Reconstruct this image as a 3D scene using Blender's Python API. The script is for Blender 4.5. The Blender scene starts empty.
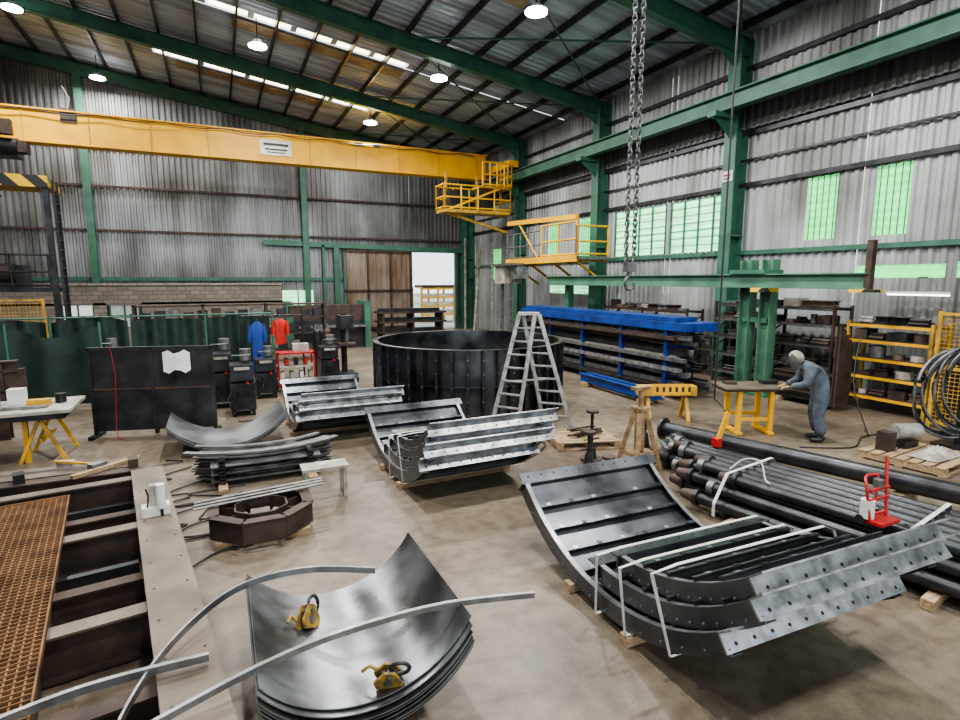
import bpy,math,random
from mathutils import Vector,Matrix
random.seed(7)
SC=bpy.context.scene;COL=SC.collection
V=Vector;pi=math.pi
# ---------------- materials
def mat(name,c1,c2=None,rough=.6,metal=0.,scale=3.,stretch=(1,1,1),lo=.35,hi=.65,bump=0.,emit=None,es=0.,r2=None,detail=6,bscale=None):
    m=bpy.data.materials.new(name);m.use_nodes=True;nt=m.node_tree;N=nt.nodes;L=nt.links
    b=N['Principled BSDF'];b.inputs['Roughness'].default_value=rough;b.inputs['Metallic'].default_value=metal
    b.inputs['Base Color'].default_value=(*c1,1)
    tc=N.new('ShaderNodeTexCoord');mp=N.new('ShaderNodeMapping');mp.inputs['Scale'].default_value=stretch
    L.new(tc.outputs['Object'],mp.inputs['Vector'])
    if c2 is None: c2=tuple(x*.8 for x in c1)
    n=N.new('ShaderNodeTexNoise');n.inputs['Scale'].default_value=scale;n.inputs['Detail'].default_value=detail
    L.new(mp.outputs[0],n.inputs['Vector'])
    r=N.new('ShaderNodeValToRGB');r.color_ramp.elements[0].position=lo;r.color_ramp.elements[1].position=hi
    r.color_ramp.elements[0].color=(*c2,1);r.color_ramp.elements[1].color=(*c1,1)
    L.new(n.outputs['Fac'],r.inputs['Fac']);L.new(r.outputs['Color'],b.inputs['Base Color'])
    if r2 is not None:
        mr=N.new('ShaderNodeMapRange');mr.inputs['To Min'].default_value=rough;mr.inputs['To Max'].default_value=r2
        mr.inputs['From Min'].default_value=.3;mr.inputs['From Max'].default_value=.7
        L.new(n.outputs['Fac'],mr.inputs['Value']);L.new(mr.outputs[0],b.inputs['Roughness'])
    if bump:
        n2=N.new('ShaderNodeTexNoise');n2.inputs['Scale'].default_value=bscale or scale*6;n2.inputs['Detail'].default_value=4
        L.new(mp.outputs[0],n2.inputs['Vector'])
        bp=N.new('ShaderNodeBump');bp.inputs['Strength'].default_value=bump;bp.inputs['Distance'].default_value=.02
        L.new(n2.outputs['Fac'],bp.inputs['Height']);L.new(bp.outputs[0],b.inputs['Normal'])
    if emit:
        b.inputs['Emission Color'].default_value=(*emit,1);b.inputs['Emission Strength'].default_value=es
    return m
def mul_noise(m,scale,lo,hi,dark,fac=.8,stretch=(1,1,1)):
    nt=m.node_tree;N=nt.nodes;L=nt.links;b=N['Principled BSDF'];base=b.inputs['Base Color'].links[0].from_socket
    tc=N.new('ShaderNodeTexCoord');mp=N.new('ShaderNodeMapping');mp.inputs['Scale'].default_value=stretch;L.new(tc.outputs['Object'],mp.inputs['Vector'])
    n=N.new('ShaderNodeTexNoise');n.inputs['Scale'].default_value=scale;n.inputs['Detail'].default_value=8;L.new(mp.outputs[0],n.inputs['Vector'])
    r=N.new('ShaderNodeValToRGB');r.color_ramp.elements[0].position=lo;r.color_ramp.elements[0].color=(*dark,1);r.color_ramp.elements[1].position=hi;r.color_ramp.elements[1].color=(1,1,1,1)
    L.new(n.outputs['Fac'],r.inputs['Fac'])
    mx=N.new('ShaderNodeMix');mx.data_type='RGBA';mx.blend_type='MULTIPLY';mx.inputs['Factor'].default_value=fac
    ins=[i for i in mx.inputs if i.type=='RGBA'];out=[i for i in mx.outputs if i.type=='RGBA'][0]
    L.new(base,ins[0]);L.new(r.outputs['Color'],ins[1]);L.new(out,b.inputs['Base Color'])
    return m
FLOOR=mat('concrete_floor',(.235,.19,.138),(.125,.10,.073),rough=.33,scale=.5,lo=.3,hi=.68,bump=.10,r2=.55,detail=9,bscale=14)
mul_noise(FLOOR,6,.34,.6,(.55,.52,.5),.7);mul_noise(FLOOR,1.1,.35,.45,(.5,.46,.42),.6);mul_noise(FLOOR,50,.3,.6,(.65,.65,.65),.7)
def block_mat():
    m=mat('concrete_block',(.3,.27,.23),rough=.9);nt=m.node_tree;N=nt.nodes;L=nt.links
    bk=N.new('ShaderNodeTexBrick');bk.inputs['Scale'].default_value=1;bk.inputs['Brick Width'].default_value=.4;bk.inputs['Row Height'].default_value=.2;bk.inputs['Mortar Size'].default_value=.012
    bk.inputs['Color1'].default_value=(.30,.26,.22,1);bk.inputs['Color2'].default_value=(.2,.175,.15,1);bk.inputs['Mortar'].default_value=(.12,.11,.1,1)
    tc=N.new('ShaderNodeTexCoord');sx=N.new('ShaderNodeSeparateXYZ');cx=N.new('ShaderNodeCombineXYZ')
    L.new(tc.outputs['Object'],sx.inputs[0]);L.new(sx.outputs['X'],cx.inputs['X']);L.new(sx.outputs['Z'],cx.inputs['Y']);L.new(cx.outputs[0],bk.inputs['Vector'])
    L.new(bk.outputs['Color'],N['Principled BSDF'].inputs['Base Color']);return m
def hazard_mat():
    m=mat('hazard_stripe',(.7,.45,.02),rough=.5);nt=m.node_tree;N=nt.nodes;L=nt.links
    w=N.new('ShaderNodeTexWave');w.bands_direction='DIAGONAL';w.inputs['Scale'].default_value=.8;tc=N.new('ShaderNodeTexCoord')
    r=N.new('ShaderNodeValToRGB');r.color_ramp.interpolation='CONSTANT';r.color_ramp.elements[0].color=(.02,.02,.02,1);r.color_ramp.elements[1].position=.5;r.color_ramp.elements[1].color=(.8,.5,.02,1)
    L.new(tc.outputs['Object'],w.inputs['Vector']);L.new(w.outputs['Fac'],r.inputs['Fac']);L.new(r.outputs['Color'],N['Principled BSDF'].inputs['Base Color']);return m
def window_mat(name,c,c2,es):
    m=mat(name,c,rough=.4);nt=m.node_tree;N=nt.nodes;L=nt.links
    w=N.new('ShaderNodeTexWave');w.bands_direction='Z';w.inputs['Scale'].default_value=1.6;w.inputs['Distortion'].default_value=1.0;w.inputs['Detail Scale'].default_value=3;tc=N.new('ShaderNodeTexCoord')
    r=N.new('ShaderNodeValToRGB');r.color_ramp.elements[0].position=.2;r.color_ramp.elements[1].position=.85;r.color_ramp.elements[0].color=(*c2,1);r.color_ramp.elements[1].color=(*c,1)
    n=N.new('ShaderNodeTexNoise');n.inputs['Scale'].default_value=1.8;L.new(tc.outputs['Object'],n.inputs['Vector'])
    L.new(tc.outputs['Object'],w.inputs['Vector'])
    a=N.new('ShaderNodeMath');a.operation='MULTIPLY_ADD';a.inputs[1].default_value=.45;L.new(w.outputs['Fac'],a.inputs[0])
    b2=N.new('ShaderNodeMath');b2.operation='MULTIPLY';b2.inputs[1].default_value=.8;L.new(n.outputs['Fac'],b2.inputs[0]);L.new(b2.outputs[0],a.inputs[2])
    L.new(a.outputs[0],r.inputs['Fac'])
    b=N['Principled BSDF'];L.new(r.outputs['Color'],b.inputs['Emission Color']);b.inputs['Emission Strength'].default_value=es  # outside daylight is put in as emission; the sheet passes no light
    return m
BLOCK=block_mat();HAZ=hazard_mat()
WALLM=mat('corrugated_galvanised',(.37,.39,.405),(.14,.142,.145),rough=.42,metal=.45,scale=1.1,stretch=(1,1,.16),lo=.32,hi=.66,r2=.6)
mul_noise(WALLM,.28,.38,.6,(.42,.38,.34),.9)
WALLR=mat('corrugated_weathered',(.48,.505,.50),(.21,.215,.21),rough=.5,metal=.3,scale=1.1,stretch=(1,1,.16),lo=.3,hi=.66)
mul_noise(WALLR,.35,.36,.56,(.5,.46,.42),.8)
ROOFM=mat('roof_sheet',(.50,.58,.68),(.24,.27,.33),rough=.42,metal=.3,scale=.8,stretch=(.3,2,1))
TANM=mat('roof_sheet_tan',(.36,.28,.19),(.22,.165,.11),rough=.7)
RUSTSHEET=mat('rusty_sheet',(.30,.25,.21),(.16,.09,.05),rough=.7,metal=.2,scale=1.4,stretch=(1,1,.3))
GREEN=mat('green_paint',(.052,.155,.10),(.033,.10,.066),rough=.5,scale=2)
GREENL=mat('light_green_paint',(.09,.21,.135),(.055,.135,.087),rough=.5,scale=2)
GREEND=mat('green_curtain',(.014,.036,.027),(.006,.018,.014),rough=.55,scale=3,bump=.4,bscale=5)
YEL=mat('yellow_paint',(.80,.43,.012),(.64,.32,.012),rough=.5,scale=1.2)
YELD=mat('yellow_worn',(.60,.34,.03),(.25,.15,.04),rough=.55,scale=5)
YCL=mat('yellow_dirty',(.40,.25,.03),(.09,.065,.03),rough=.6,scale=18)
BLK=mat('black_steel',(.15,.16,.175),(.055,.06,.067),rough=.22,metal=.88,scale=1.6,r2=.42)
BLK2=mat('dark_steel',(.06,.062,.067),(.027,.027,.03),rough=.36,metal=.6,scale=3)
SHEET=mat('mill_sheet',(.34,.36,.375),(.17,.178,.187),rough=.24,metal=.9,scale=1.5,r2=.42)
mul_noise(SHEET,3,.4,.6,(.62,.58,.54),.7)
SHEET2=mat('bright_mill_sheet',(.30,.31,.315),(.18,.185,.19),rough=.3,metal=.8,scale=1.5,r2=.46)
BAR=mat('steel_bar',(.32,.33,.33),(.19,.19,.19),rough=.38,metal=.8,scale=6)
GALV=mat('primed_flange',(.42,.435,.445),(.16,.165,.17),rough=.34,metal=.65,scale=7)
GALVD=mat('dull_steel',(.22,.22,.22),(.11,.11,.11),rough=.45,metal=.6,scale=6)
RUST=mat('rust_steel',(.085,.056,.043),(.042,.03,.025),rough=.65,metal=.3,scale=4)
PLATE=mat('dusty_flange',(.19,.155,.12),(.10,.08,.06),rough=.5,metal=.4,scale=2)
GRATE=mat('rusty_grating',(.24,.125,.055),(.12,.06,.028),rough=.75,metal=.2,scale=5)
BLUE=mat('blue_paint',(.012,.055,.26),(.01,.03,.13),rough=.4)
RED=mat('red_paint',(.42,.02,.02),(.28,.015,.015),rough=.4)
WHITE=mat('white_plastic',(.68,.68,.65),(.5,.5,.47),rough=.5)
STRAP=mat('white_strap',(.60,.61,.58),(.42,.42,.39),rough=.6)
WOOD=mat('timber',(.40,.29,.17),(.22,.15,.085),rough=.8,scale=4,stretch=(1,6,6))
DIRTY=mat('dirty_white',(.42,.39,.34),(.2,.18,.145),rough=.7,scale=5)
RUB=mat('rubber',(.02,.02,.02),rough=.5)
ALU=mat('aluminium',(.52,.52,.50),(.3,.3,.28),rough=.4,metal=.6,scale=6)
TANP=mat('tan_stand',(.34,.23,.12),(.16,.10,.05),rough=.7,scale=8)
CONC=mat('outside_ground',(.5,.5,.48),rough=.9,scale=.4)
CLOTH=mat('workwear_blue_grey',(.10,.125,.15),(.055,.07,.088),rough=.9,scale=9)
CLOTHB=mat('blue_overalls',(.02,.06,.28),rough=.9)
CLOTHR=mat('red_jacket',(.5,.03,.02),rough=.9)
SKIN=mat('skin',(.45,.25,.17),rough=.6);HAIR=mat('hair',(.06,.04,.03),rough=.8)
GLOVE=mat('leather_glove',(.33,.22,.12),rough=.8)
WING=window_mat('green_daylight_glow',(.15,.85,.26),(.03,.32,.07),1.35)
WINW=window_mat('pale_green_daylight_glow',(.42,.98,.54),(.09,.42,.17),1.7)
SKYL=window_mat('skylight_glow',(1,.88,.68),(.9,.66,.36),7)  # warm emission stands in for sky light through the roof sheets
LAMPM=mat('lamp_glow',(1,1,1),emit=(1,.98,.92),es=40)
TUBE=mat('tube_glow',(1,1,1),emit=(1,1,.95),es=6)
# ---------------- mesh builder
class M:
    def __init__(s,n): s.n=n;s.v=[];s.f=[];s.m=[];s.sm=[];s.mats=[]
    def mi(s,m):
        if m not in s.mats:s.mats.append(m)
        return s.mats.index(m)
    def add(s,vs,fs,m,sm=False):
        o=len(s.v);s.v+=[tuple(x) for x in vs];k=s.mi(m)
        for f in fs: s.f.append([i+o for i in f]);s.m.append(k);s.sm.append(sm)
    def box(s,c,sz,m,rz=0,R=None):
        if R is None:R=Matrix.Rotation(rz,3,'Z')
        c=V(c);vs=[c+R@V((x*sz[0]/2,y*sz[1]/2,z*sz[2]/2)) for x in(-1,1) for y in(-1,1) for z in(-1,1)]
        s.add(vs,[(0,1,3,2),(4,6,7,5),(0,4,5,1),(2,3,7,6),(0,2,6,4),(1,5,7,3)],m)
    def sweep(s,pts,sec,m,up=(0,0,1),ups=None,sm=False,cap=True,loop=False,scales=None):
        pts=[V(p) for p in pts];n=len(pts);k=len(sec);vs=[]
        for i,p in enumerate(pts):
            if loop: T=(pts[(i+1)%n]-pts[i-1])
            else: T=pts[min(i+1,n-1)]-pts[max(i-1,0)]
            T.normalize();U=V(ups[i]) if ups else V(up)
            if abs(T.dot(U))>.97*U.length: U=V((1,0,0)) if abs(T.x)<.8 else V((0,1,0))
            S=T.cross(U).normalized();U=S.cross(T).normalized();q=scales[i] if scales else 1
            for a,b in sec: vs.append(p+S*a*q+U*b*q)
        fs=[]
        for i in range(n if loop else n-1):
            j=(i+1)%n
            for a in range(k):
                b=(a+1)%k;fs.append((i*k+a,j*k+a,j*k+b,i*k+b))
        s.add(vs,fs,m,sm)
        if cap and not loop: 
            s.add(vs[:k],[tuple(range(k))],m);s.add(vs[-k:],[tuple(range(k))[::-1]],m)
    def beam(s,a,b,w,h,m,up=(0,0,1)):
        s.sweep([a,b],[(-w/2,-h/2),(w/2,-h/2),(w/2,h/2),(-w/2,h/2)],m,up)
    def bar(s,pts,w,h,m,up=(0,0,1),ups=None,loop=False):
        s.sweep(pts,[(-w/2,-h/2),(w/2,-h/2),(w/2,h/2),(-w/2,h/2)],m,up,ups,loop=loop)
    def ib(s,a,b,w,h,m,up=(0,0,1),t=.02,m2=None):
        a=V(a);b=V(b);T=(b-a).normalized();U=V(up)
        if abs(T.dot(U))>.97:U=V((1,0,0))
        S=T.cross(U).normalized();U=S.cross(T).normalized();d=U*(h/2-t/2)
        s.beam(a+d,b+d,w,t,m2 or m,U);s.beam(a-d,b-d,w,t,m,U);s.beam(a,b,t,h-2*t,m,U)
    def cyl(s,a,b,r,m,n=14,r2=None,sm=True):
        sec=[(r*math.cos(2*pi*i/n),r*math.sin(2*pi*i/n)) for i in range(n)]
        s.sweep([a,b],sec,m,sm=sm,scales=[1,(r2/r if r2 is not None else 1)])
    def tube(s,pts,r,m,n=7,loop=False):
        s.sweep(pts,[(r*math.cos(2*pi*i/n),r*math.sin(2*pi*i/n)) for i in range(n)],m,sm=True,loop=loop)
    def pipe(s,a,b,r,ri,m,n=18):
        s.sweep([a,b],[(r*math.cos(2*pi*i/n),r*math.sin(2*pi*i/n)) for i in range(n)],m,sm=True,cap=False)
        s.sweep([a,b],[(ri*math.cos(2*pi*i/n),ri*math.sin(2*pi*i/n)) for i in range(n)],RUB,sm=True,cap=False)
        T=(V(b)-V(a)).normalized();U=V((0,0,1));S=T.cross(U).normalized();U=S.cross(T)
        for p in(V(a),V(b)):
            vs=[p+S*q*math.cos(2*pi*i/n)+U*q*math.sin(2*pi*i/n) for q in(r,ri) for i in range(n)]
            s.add(vs,[(i,(i+1)%n,n+(i+1)%n,n+i) for i in range(n)],m)
    def ball(s,c,r,m,sx=1,sy=1,sz=1,n=14):
        c=V(c);vs=[];fs=[];h=n//2
        for j in range(h+1):
            for i in range(n):
                th=pi*j/h;ph=2*pi*i/n
                vs.append(c+V((r*sx*math.sin(th)*math.cos(ph),r*sy*math.sin(th)*math.sin(ph),r*sz*math.cos(th))))
        for j in range(h):
            for i in range(n): fs.append((j*n+i,j*n+(i+1)%n,(j+1)*n+(i+1)%n,(j+1)*n+i))
        s.add(vs,fs,m,True)
    def surf(s,grid,m,th=0,sm=True):
        r=len(grid);c=len(grid[0])
        vs=[p for row in grid for p in row]
        s.add(vs,[(i*c+j,i*c+j+1,(i+1)*c+j+1,(i+1)*c+j) for i in range(r-1) for j in range(c-1)],m,sm)
    def corr(s,O,U,Vd,N,W,Hf,m,period=.25,depth=.05,holes=()):
        O,U,Vd,N=V(O),V(U),V(Vd),V(N);us=[]
        n=int(W/period)
        for i in range(n+1):
            for q,d in((0,0),(.35,0),(.5,1),(.85,1)):
                u=(i+q)*period
                if u<=W: us.append((u,d))
        us.append((W,0))
        for h in holes:
            for e in h[:2]: us.append((e,.5))
        us.sort()
        for (u0,d0),(u1,d1) in zip(us,us[1:]):
            if u1-u0<1e-4: continue
            um=(u0+u1)/2
            cuts=sorted([(h[2],h[3]) for h in holes if h[0]<um<h[1]]);rng=[];z=0
            for c in cuts:
                if c[0]>z: rng.append((z,c[0],0))
                z=c[1]
            rng.append((z,0,1))
            for z0,z1,top in rng:
                za,zb=(Hf(u0),Hf(u1)) if top else (z1,z1)
                vs=[O+U*u0+N*d0*depth+Vd*z0,O+U*u1+N*d1*depth+Vd*z0,O+U*u1+N*d1*depth+Vd*zb,O+U*u0+N*d0*depth+Vd*za]
                s.add(vs,[(0,1,2,3)],m)
    def done(s,parent=None,loc=None,rz=0):
        me=bpy.data.meshes.new(s.n);me.from_pydata(s.v,[],s.f)
        for m in s.mats: me.materials.append(m)
        me.polygons.foreach_set('material_index',s.m);me.polygons.foreach_set('use_smooth',s.sm);me.update()
        o=bpy.data.objects.new(s.n,me);COL.objects.link(o)
        if loc is not None:o.location=loc
        o.rotation_euler[2]=rz
        if parent:o.parent=parent
        return o
# ---------------- camera
H=2.9;f=550.;p=math.atan(80/550);yaw=math.radians(25.3)
cam=bpy.data.cameras.new('camera');cam.sensor_width=36;cam.lens=f/960*36
co=bpy.data.objects.new('camera',cam);COL.objects.link(co);co.location=(0,0,H);co.rotation_euler=(pi/2-p,0,-yaw);SC.camera=co
# ---------------- shell
XL,XR,YB,YF=-12.,14.3,31.4,-6.
RZ=lambda x:9.9+.14*(XR-x)
o=M('floor');o.add([(XL,YF,0),(XR+.2,YF,0),(XR+.2,YB+.2,0),(XL,YB+.2,0)],[(0,1,2,3)],FLOOR);o.done()
o=M('ground_outside');o.add([(-80,-60,-.05),(90,-60,-.05),(90,110,-.05),(-80,110,-.05)],[(0,1,2,3)],CONC);o.done()
WINS=[(12.35,14.75,3.8,5.5),(15.0,17.7,3.8,5.5),(9.1,9.9,3.95,5.55),(7.45,8.2,3.95,5.55),(6.6,8.5,2.95,3.25),(19.3,20.1,3.9,5.5),(21.7,22.6,3.9,5.5),(18.9,22.4,2.3,2.65),(27.4,28.6,2.9,4.6),(5.9,6.4,2.95,3.3)]
o=M('wall_right');o.corr((XR,YF,0),(0,1,0),(0,0,1),(-1,0,0),YB-YF,lambda u:RZ(XR),WALLR,holes=[(a-YF,b-YF,c,d) for a,b,c,d in WINS])
o.done()
for i,(a,b,c,d) in enumerate(WINS):
    o=M('window_%d'%(i+1));mm=WINW if i in(0,1,7) else WING
    o.box((XR+.03,(a+b)/2,(c+d)/2),(.03,b-a+.04,d-c+.04),mm)
    if i<2:
        for k in range(5): o.box((XR-.04,a+(b-a)*k/4,(c+d)/2),(.05,.045,d-c),GREEN)
        for k in range(8): o.box((XR-.02,(a+b)/2,c+(d-c)*k/7),(.03,b-a,.02),GREEN)
    elif d-c>1:
        n=5
        for k in range(n): o.box((XR+.01,a+(b-a)*(k+.5)/n,(c+d)/2),(.015,.02,d-c),GREEN)
    o.done()
DX0,DX1,DZ=10.3,13.1,4.5
o=M('wall_back');o.corr((XL,YB,0),(1,0,0),(0,0,1),(0,-1,0),XR-XL,lambda u:RZ(XL+u),WALLM,holes=[(DX0-XL,DX1-XL,0,DZ)]);o.done()
o=M('wall_left');o.corr((XL,YF,0),(0,1,0),(0,0,1),(1,0,0),YB-YF,lambda u:RZ(XL),WALLM);o.done()
sl=math.hypot(1,.14);D=V((1,0,-.14))/sl;NN=V((-.14,0,-1)).normalized()
SKYS=[(21.0,21.45,.2,7.0),(27.0,27.45,-1.8,7.0)]
o=M('ceiling');o.corr((XL,YF,RZ(XL)),(0,1,0),D,NN,YB-YF+.3,lambda u:(XR+.4-XL)*sl,ROOFM,period=.3,depth=.05,holes=[(a-YF,b-YF,(x0-XL)*sl,(x1-XL)*sl) for a,b,x0,x1 in SKYS]);o.done()
for i,(a,b,x0,x1) in enumerate(SKYS):
    o=M('window_%d'%(31+i));n=5
    for k in range(n):
        xa=x0+(x1-x0)*k/n+.08;xb=x0+(x1-x0)*(k+1)/n-.08
        o.add([(xa,a,RZ(xa)+.02),(xb,a,RZ(xb)+.02),(xb,b,RZ(xb)+.02),(xa,b,RZ(xa)+.02)],[(0,1,2,3)],SKYL)
        if k: 
            xm=(xa-.08);o.box((xm,(a+b)/2,RZ(xm)),(.2,b-a,.05),ROOFM)
    o.done()
o=M('trim_roof_liner')
for y0,x0,x1 in((21.6,1.,7.),(27.6,-1.,5.),(14.2,5.2,8.4),(18.9,-5,0.3)):
    o.beam((x0,y0+.4,RZ(x0)-.09),(x1,y0+.4,RZ(x1)-.09),.75,.02,TANM)
o.done()
CY=[-.8,5.6,12.,18.4,24.8,31.1]
o=M('trim_rafters')
for y in CY:
    o.ib((XL,y,RZ(XL)-.47),(XR-.1,y,RZ(XR)-.47),.26,.5,GREEN)
    o.add([(XR-.1,y-.02,RZ(XR)-.7),(XR-1.6,y-.02,RZ(XR)-.5),(XR-.1,y-.02,RZ(XR)-1.3)],[(0,1,2)],GREEN)
o.done()
o=M('trim_purlins');x=XL+.6
while x<XR-.3:
    o.beam((x,YF,RZ(x)-.14),(x,YB,RZ(x)-.14),.07,.2,BLK2);x+=1.25
for y0,y1 in zip(CY,CY[1:]):
    o.cyl((XR-.4,y0,RZ(XR)-.35),(6.,y1,RZ(6)-.35),.03,GREEN,6);o.cyl((6,y0,RZ(6)-.35),(XR-.4,y1,RZ(XR)-.35),.03,GREEN,6)
o.done()
for y in CY:
    o=M('trim_column');o.ib((13.95,y,0),(13.95,y,RZ(13.95)-.3),.42,.5,GREEN,up=(1,0,0),t=.03)
    o.box((13.35,y,7.54),(.9,.3,.14),GREEN);o.add([(13.7,y-.02,7.47),(12.95,y-.02,7.47),(13.7,y-.02,6.9)],[(0,1,2)],GREEN)
    o.box((13.95,y,.02),(.6,.6,.04),GREEN)
    for k in range(2): o.box((13.95,y,3.0+k*1.2),(.52,.44,.06),GREEN)
    o.done()
o=M('trim_crane_runway');o.ib((13.3,YF,7.85),(13.3,YB-.2,7.85),.3,.46,GREEN,t=.035);o.box((13.3,(YF+YB)/2,8.1),(.07,YB-YF-.4,.05),RUST);o.done()
for nm,x in(('trim_column_back',-5.1),('trim_column_back',4.4),('trim_column_back',13.6)):
    o=M(nm);o.ib((x,YB-.25,0),(x,YB-.25,RZ(x)-.3),.3,.3,GREEN,up=(0,1,0));o.done()
o=M('trim_girts_back')
for z,m,h in((2.95,GREEN,.18),(5.2,RUST,.1),(7.2,RUST,.1),(9.0,RUST,.1)):
    if z<4.6: o.beam((XL,YB-.12,z),(9.9,YB-.12,z),.1,h,m)
    else: o.beam((XL,YB-.12,z),(XR,YB-.12,z),.1,h,m)
o.beam((2.3,YB-.2,4.85),(XR-.4,YB-.2,4.62),.2,.26,GREEN)
o.done()
o=M('trim_girts_right')
for z in(3.7,5.65,7.1,8.9): o.beam((XR-.1,YF,z),(XR-.1,YB-.2,z),.1,.12,BLK2 if z>5 else GREEN)
o.beam((XR-.12,YF,6.35),(XR-.12,YB-.2,6.35),.05,.06,BLK2)
o.done()
DARKW=mat('dark_corrugated',(.13,.13,.125),(.07,.07,.068),rough=.6,metal=.3,scale=1,stretch=(1,1,.2))
o=M('trim_dark_sheeting');o.corr((XR-.2,YF,7.2),(0,1,0),(0,0,1),(-1,0,0),YB-YF-.5,lambda u:.85,DARKW);o.done()
o=M('door_1');o.corr((6.4,YB-.3,.1),(1,0,0),(0,0,1),(0,-1,0),3.8,lambda u:4.4,RUSTSHEET,period=.3)
for x in(6.4,7.7,9.0,10.2): o.box((x,YB-.38,2.3),(.12,.08,4.4),GREEN if x<7 else RUST)
for z in(.2,2.3,4.5): o.box((8.3,YB-.38,z),(3.9,.08,.12),RUST)
o.done()
o=M('trim_door_frame');o.box((10.25,YB-.15,2.3),(.2,.2,4.6),GREEN);o.box((13.15,YB-.15,2.3),(.18,.2,4.6),GREEN);o.box((6.0,YB-.2,2.4),(.3,.3,4.8),GREEN);o.box((5.3,YB-.2,2.4),(.12,.2,4.8),GREEN);o.done()
o=M('wall_block')
o.box((-4.5,YB-.9,.35),(15,.2,.7),BLOCK);o.box((-4.5,YB-.9,2.2),(15,.2,.9),BLOCK);o.box((-4.5,YB-.9,2.7),(15,.4,.08),DIRTY)
for a,b in((-12,-6.4),(-5.2,-4.7),(-3.3,3.0)): o.box(((a+b)/2,YB-.9,1.25),(b-a,.2,1.2),BLOCK)
o.done()
for i,x in enumerate((-5.8,-4.0)):
    o=M('window_%d'%(21+i));o.box((x,YB-.88,1.25),(1.15,.03,1.1),mat('glass_pane%d'%i,(.5,.55,.52),rough=.2,emit=(.8,.9,.85),es=(.7 if i==0 else .12)));
    for dx in(-.58,0,.58): o.box((x+dx,YB-.93,1.25),(.06,.08,1.2),GREEN)
    for z in(.7,1.25,1.8): o.box((x,YB-.93,z),(1.2,.08,.05),GREEN)
    o.done()
o=M('window_23');o.box((3.9,YB-.1,1.9),(1.6,.04,.9),WINW);o.box((3.9,YB-.14,1.9),(.06,.05,.9),GREEN);o.done()
# ---------------- overhead crane
o=M('overhead_crane');CYY=26.05
o.box((.6,CYY-.22,8.46),(23.8,.025,1.12),YEL);o.box((.6,CYY+.22,8.46),(23.8,.025,1.12),YEL)
o.box((.6,CYY,9.04),(24,.62,.05),YEL);o.box((.6,CYY,7.88),(24,.62,.05),YEL)
for k in range(12): o.box((-10+k*2,CYY-.24,8.46),(.03,.03,1.1),YELD)
o.box((13.1,CYY,8.38),(.5,4.2,.3),YEL);o.cyl((13.2,CYY-1.6,8.27),(13.4,CYY-1.6,8.27),.14,BLK2);o.cyl((13.2,CYY+1.6,8.27),(13.4,CYY+1.6,8.27),.14,BLK2)
o.box((2.6,CYY-.26,8.45),(1.25,.03,.62),WHITE);o.box((2.6,CYY-.28,8.58),(1.0,.01,.1),RUB);o.box((2.6,CYY-.28,8.38),(.9,.01,.06),RUB);o.box((2.6,CYY-.28,8.26),(.7,.01,.04),RUB)
pts=[]
for k in range(60):
    x=-10+k*.37;pts.append((x,CYY-.38,9.0-.1*abs(math.sin(k*.55))))
o.tube(pts,.02,RUB,5)
o.box((-4.6,CYY-.24,8.9),(.5,.06,.5),RUST);o.tube([(-4.6,CYY-.3,9.05),(-4.5,CYY-.3,9.5),(-4.7,CYY-.3,9.9)],.02,DIRTY,5)
o.box((6.4,CYY-.3,8.95),(1.4,.04,.12),HAZ)
o.box((-7.0,CYY,7.55),(1.6,.9,.5),BLK2);o.cyl((-7.8,CYY-.5,7.6),(-6.1,CYY-.5,7.6),.28,BLK2);o.box((-6.1,CYY-.4,7.6),(.5,.5,.4),RUST);o.box((-6.6,CYY-.7,8.2),(.8,.3,.5),RUST)
for dx in(-.15,.15): o.cyl((-7.2+dx,CYY,7.4),(-7.2+dx,CYY,6.5),.02,RUB,6)
o.box((-7.2,CYY,6.4),(.5,.3,.5),YEL);o.tube([(-7.2,CYY,6.2),(-7.2,CYY,6.0),(-7.05,CYY,5.85),(-6.9,CYY,5.95)],.05,RUST)
o.done()
def railing(o,pts,h,m,r=.035,posts=1.0):
    for a,b in zip(pts,pts[1:]):
        a=V(a);b=V(b);n=max(1,int((b-a).length/posts))
        for z in(h,h*.5,.1): o.cyl(a+V((0,0,z)),b+V((0,0,z)),r,m,6)
        for k in range(n+1):
            q=a.lerp(b,k/n);o.cyl(q,q+V((0,0,h)),r,m,6)
o=M('crane_access_platform')
o.box((11.2,24.4,6.05),(3.4,1.0,.14),YELD);railing(o,[(9.5,23.9,6.1),(12.9,23.9,6.1),(12.9,24.9,6.1),(9.5,24.9,6.1),(9.5,23.9,6.1)],1.1,YEL,.04,.7)
railing(o,[(11.4,23.8,7.2),(12.9,23.8,7.2),(12.9,24.9,7.2)],1.1,YEL,.045,.35)
o.beam((9.5,23.9,6.0),(12.9,23.9,7.4),.08,.08,YEL);o.box((12.1,24.3,7.2),(1.6,.9,.1),YELD)
for x in(10.2,11.9): o.box((x,24.4,6.6),(.6,.5,.8),BLK2)
o.beam((13.0,24.4,5.2),(9.8,24.4,6.0),.1,.12,YELD)
for x in (10,11.6,12.9): o.box((x,24.9,7.0),(.1,.1,1.8),YELD)
o.done()
o=M('gantry_walkway')
o.box((12.5,19.4,3.7),(1.5,5.4,.12),GALVD);o.box((11.75,19.4,3.68),(.08,5.4,.24),YEL)
railing(o,[(11.8,16.8,3.75),(11.8,19.2,3.75)],1.25,YEL,.04,1.2);railing(o,[(11.8,16.8,3.75),(13.2,16.8,3.75)],1.1,YEL,.04,.7)
o.beam((11.8,16.8,5.15),(11.8,22.0,5.35),.14,.18,YEL);o.cyl((11.8,19.5,3.8),(11.8,21.,5.2),.04,YEL,6);railing(o,[(11.8,19.2,3.75),(11.8,22.1,3.75)],1.1,GALVD,.03,.5)
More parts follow.
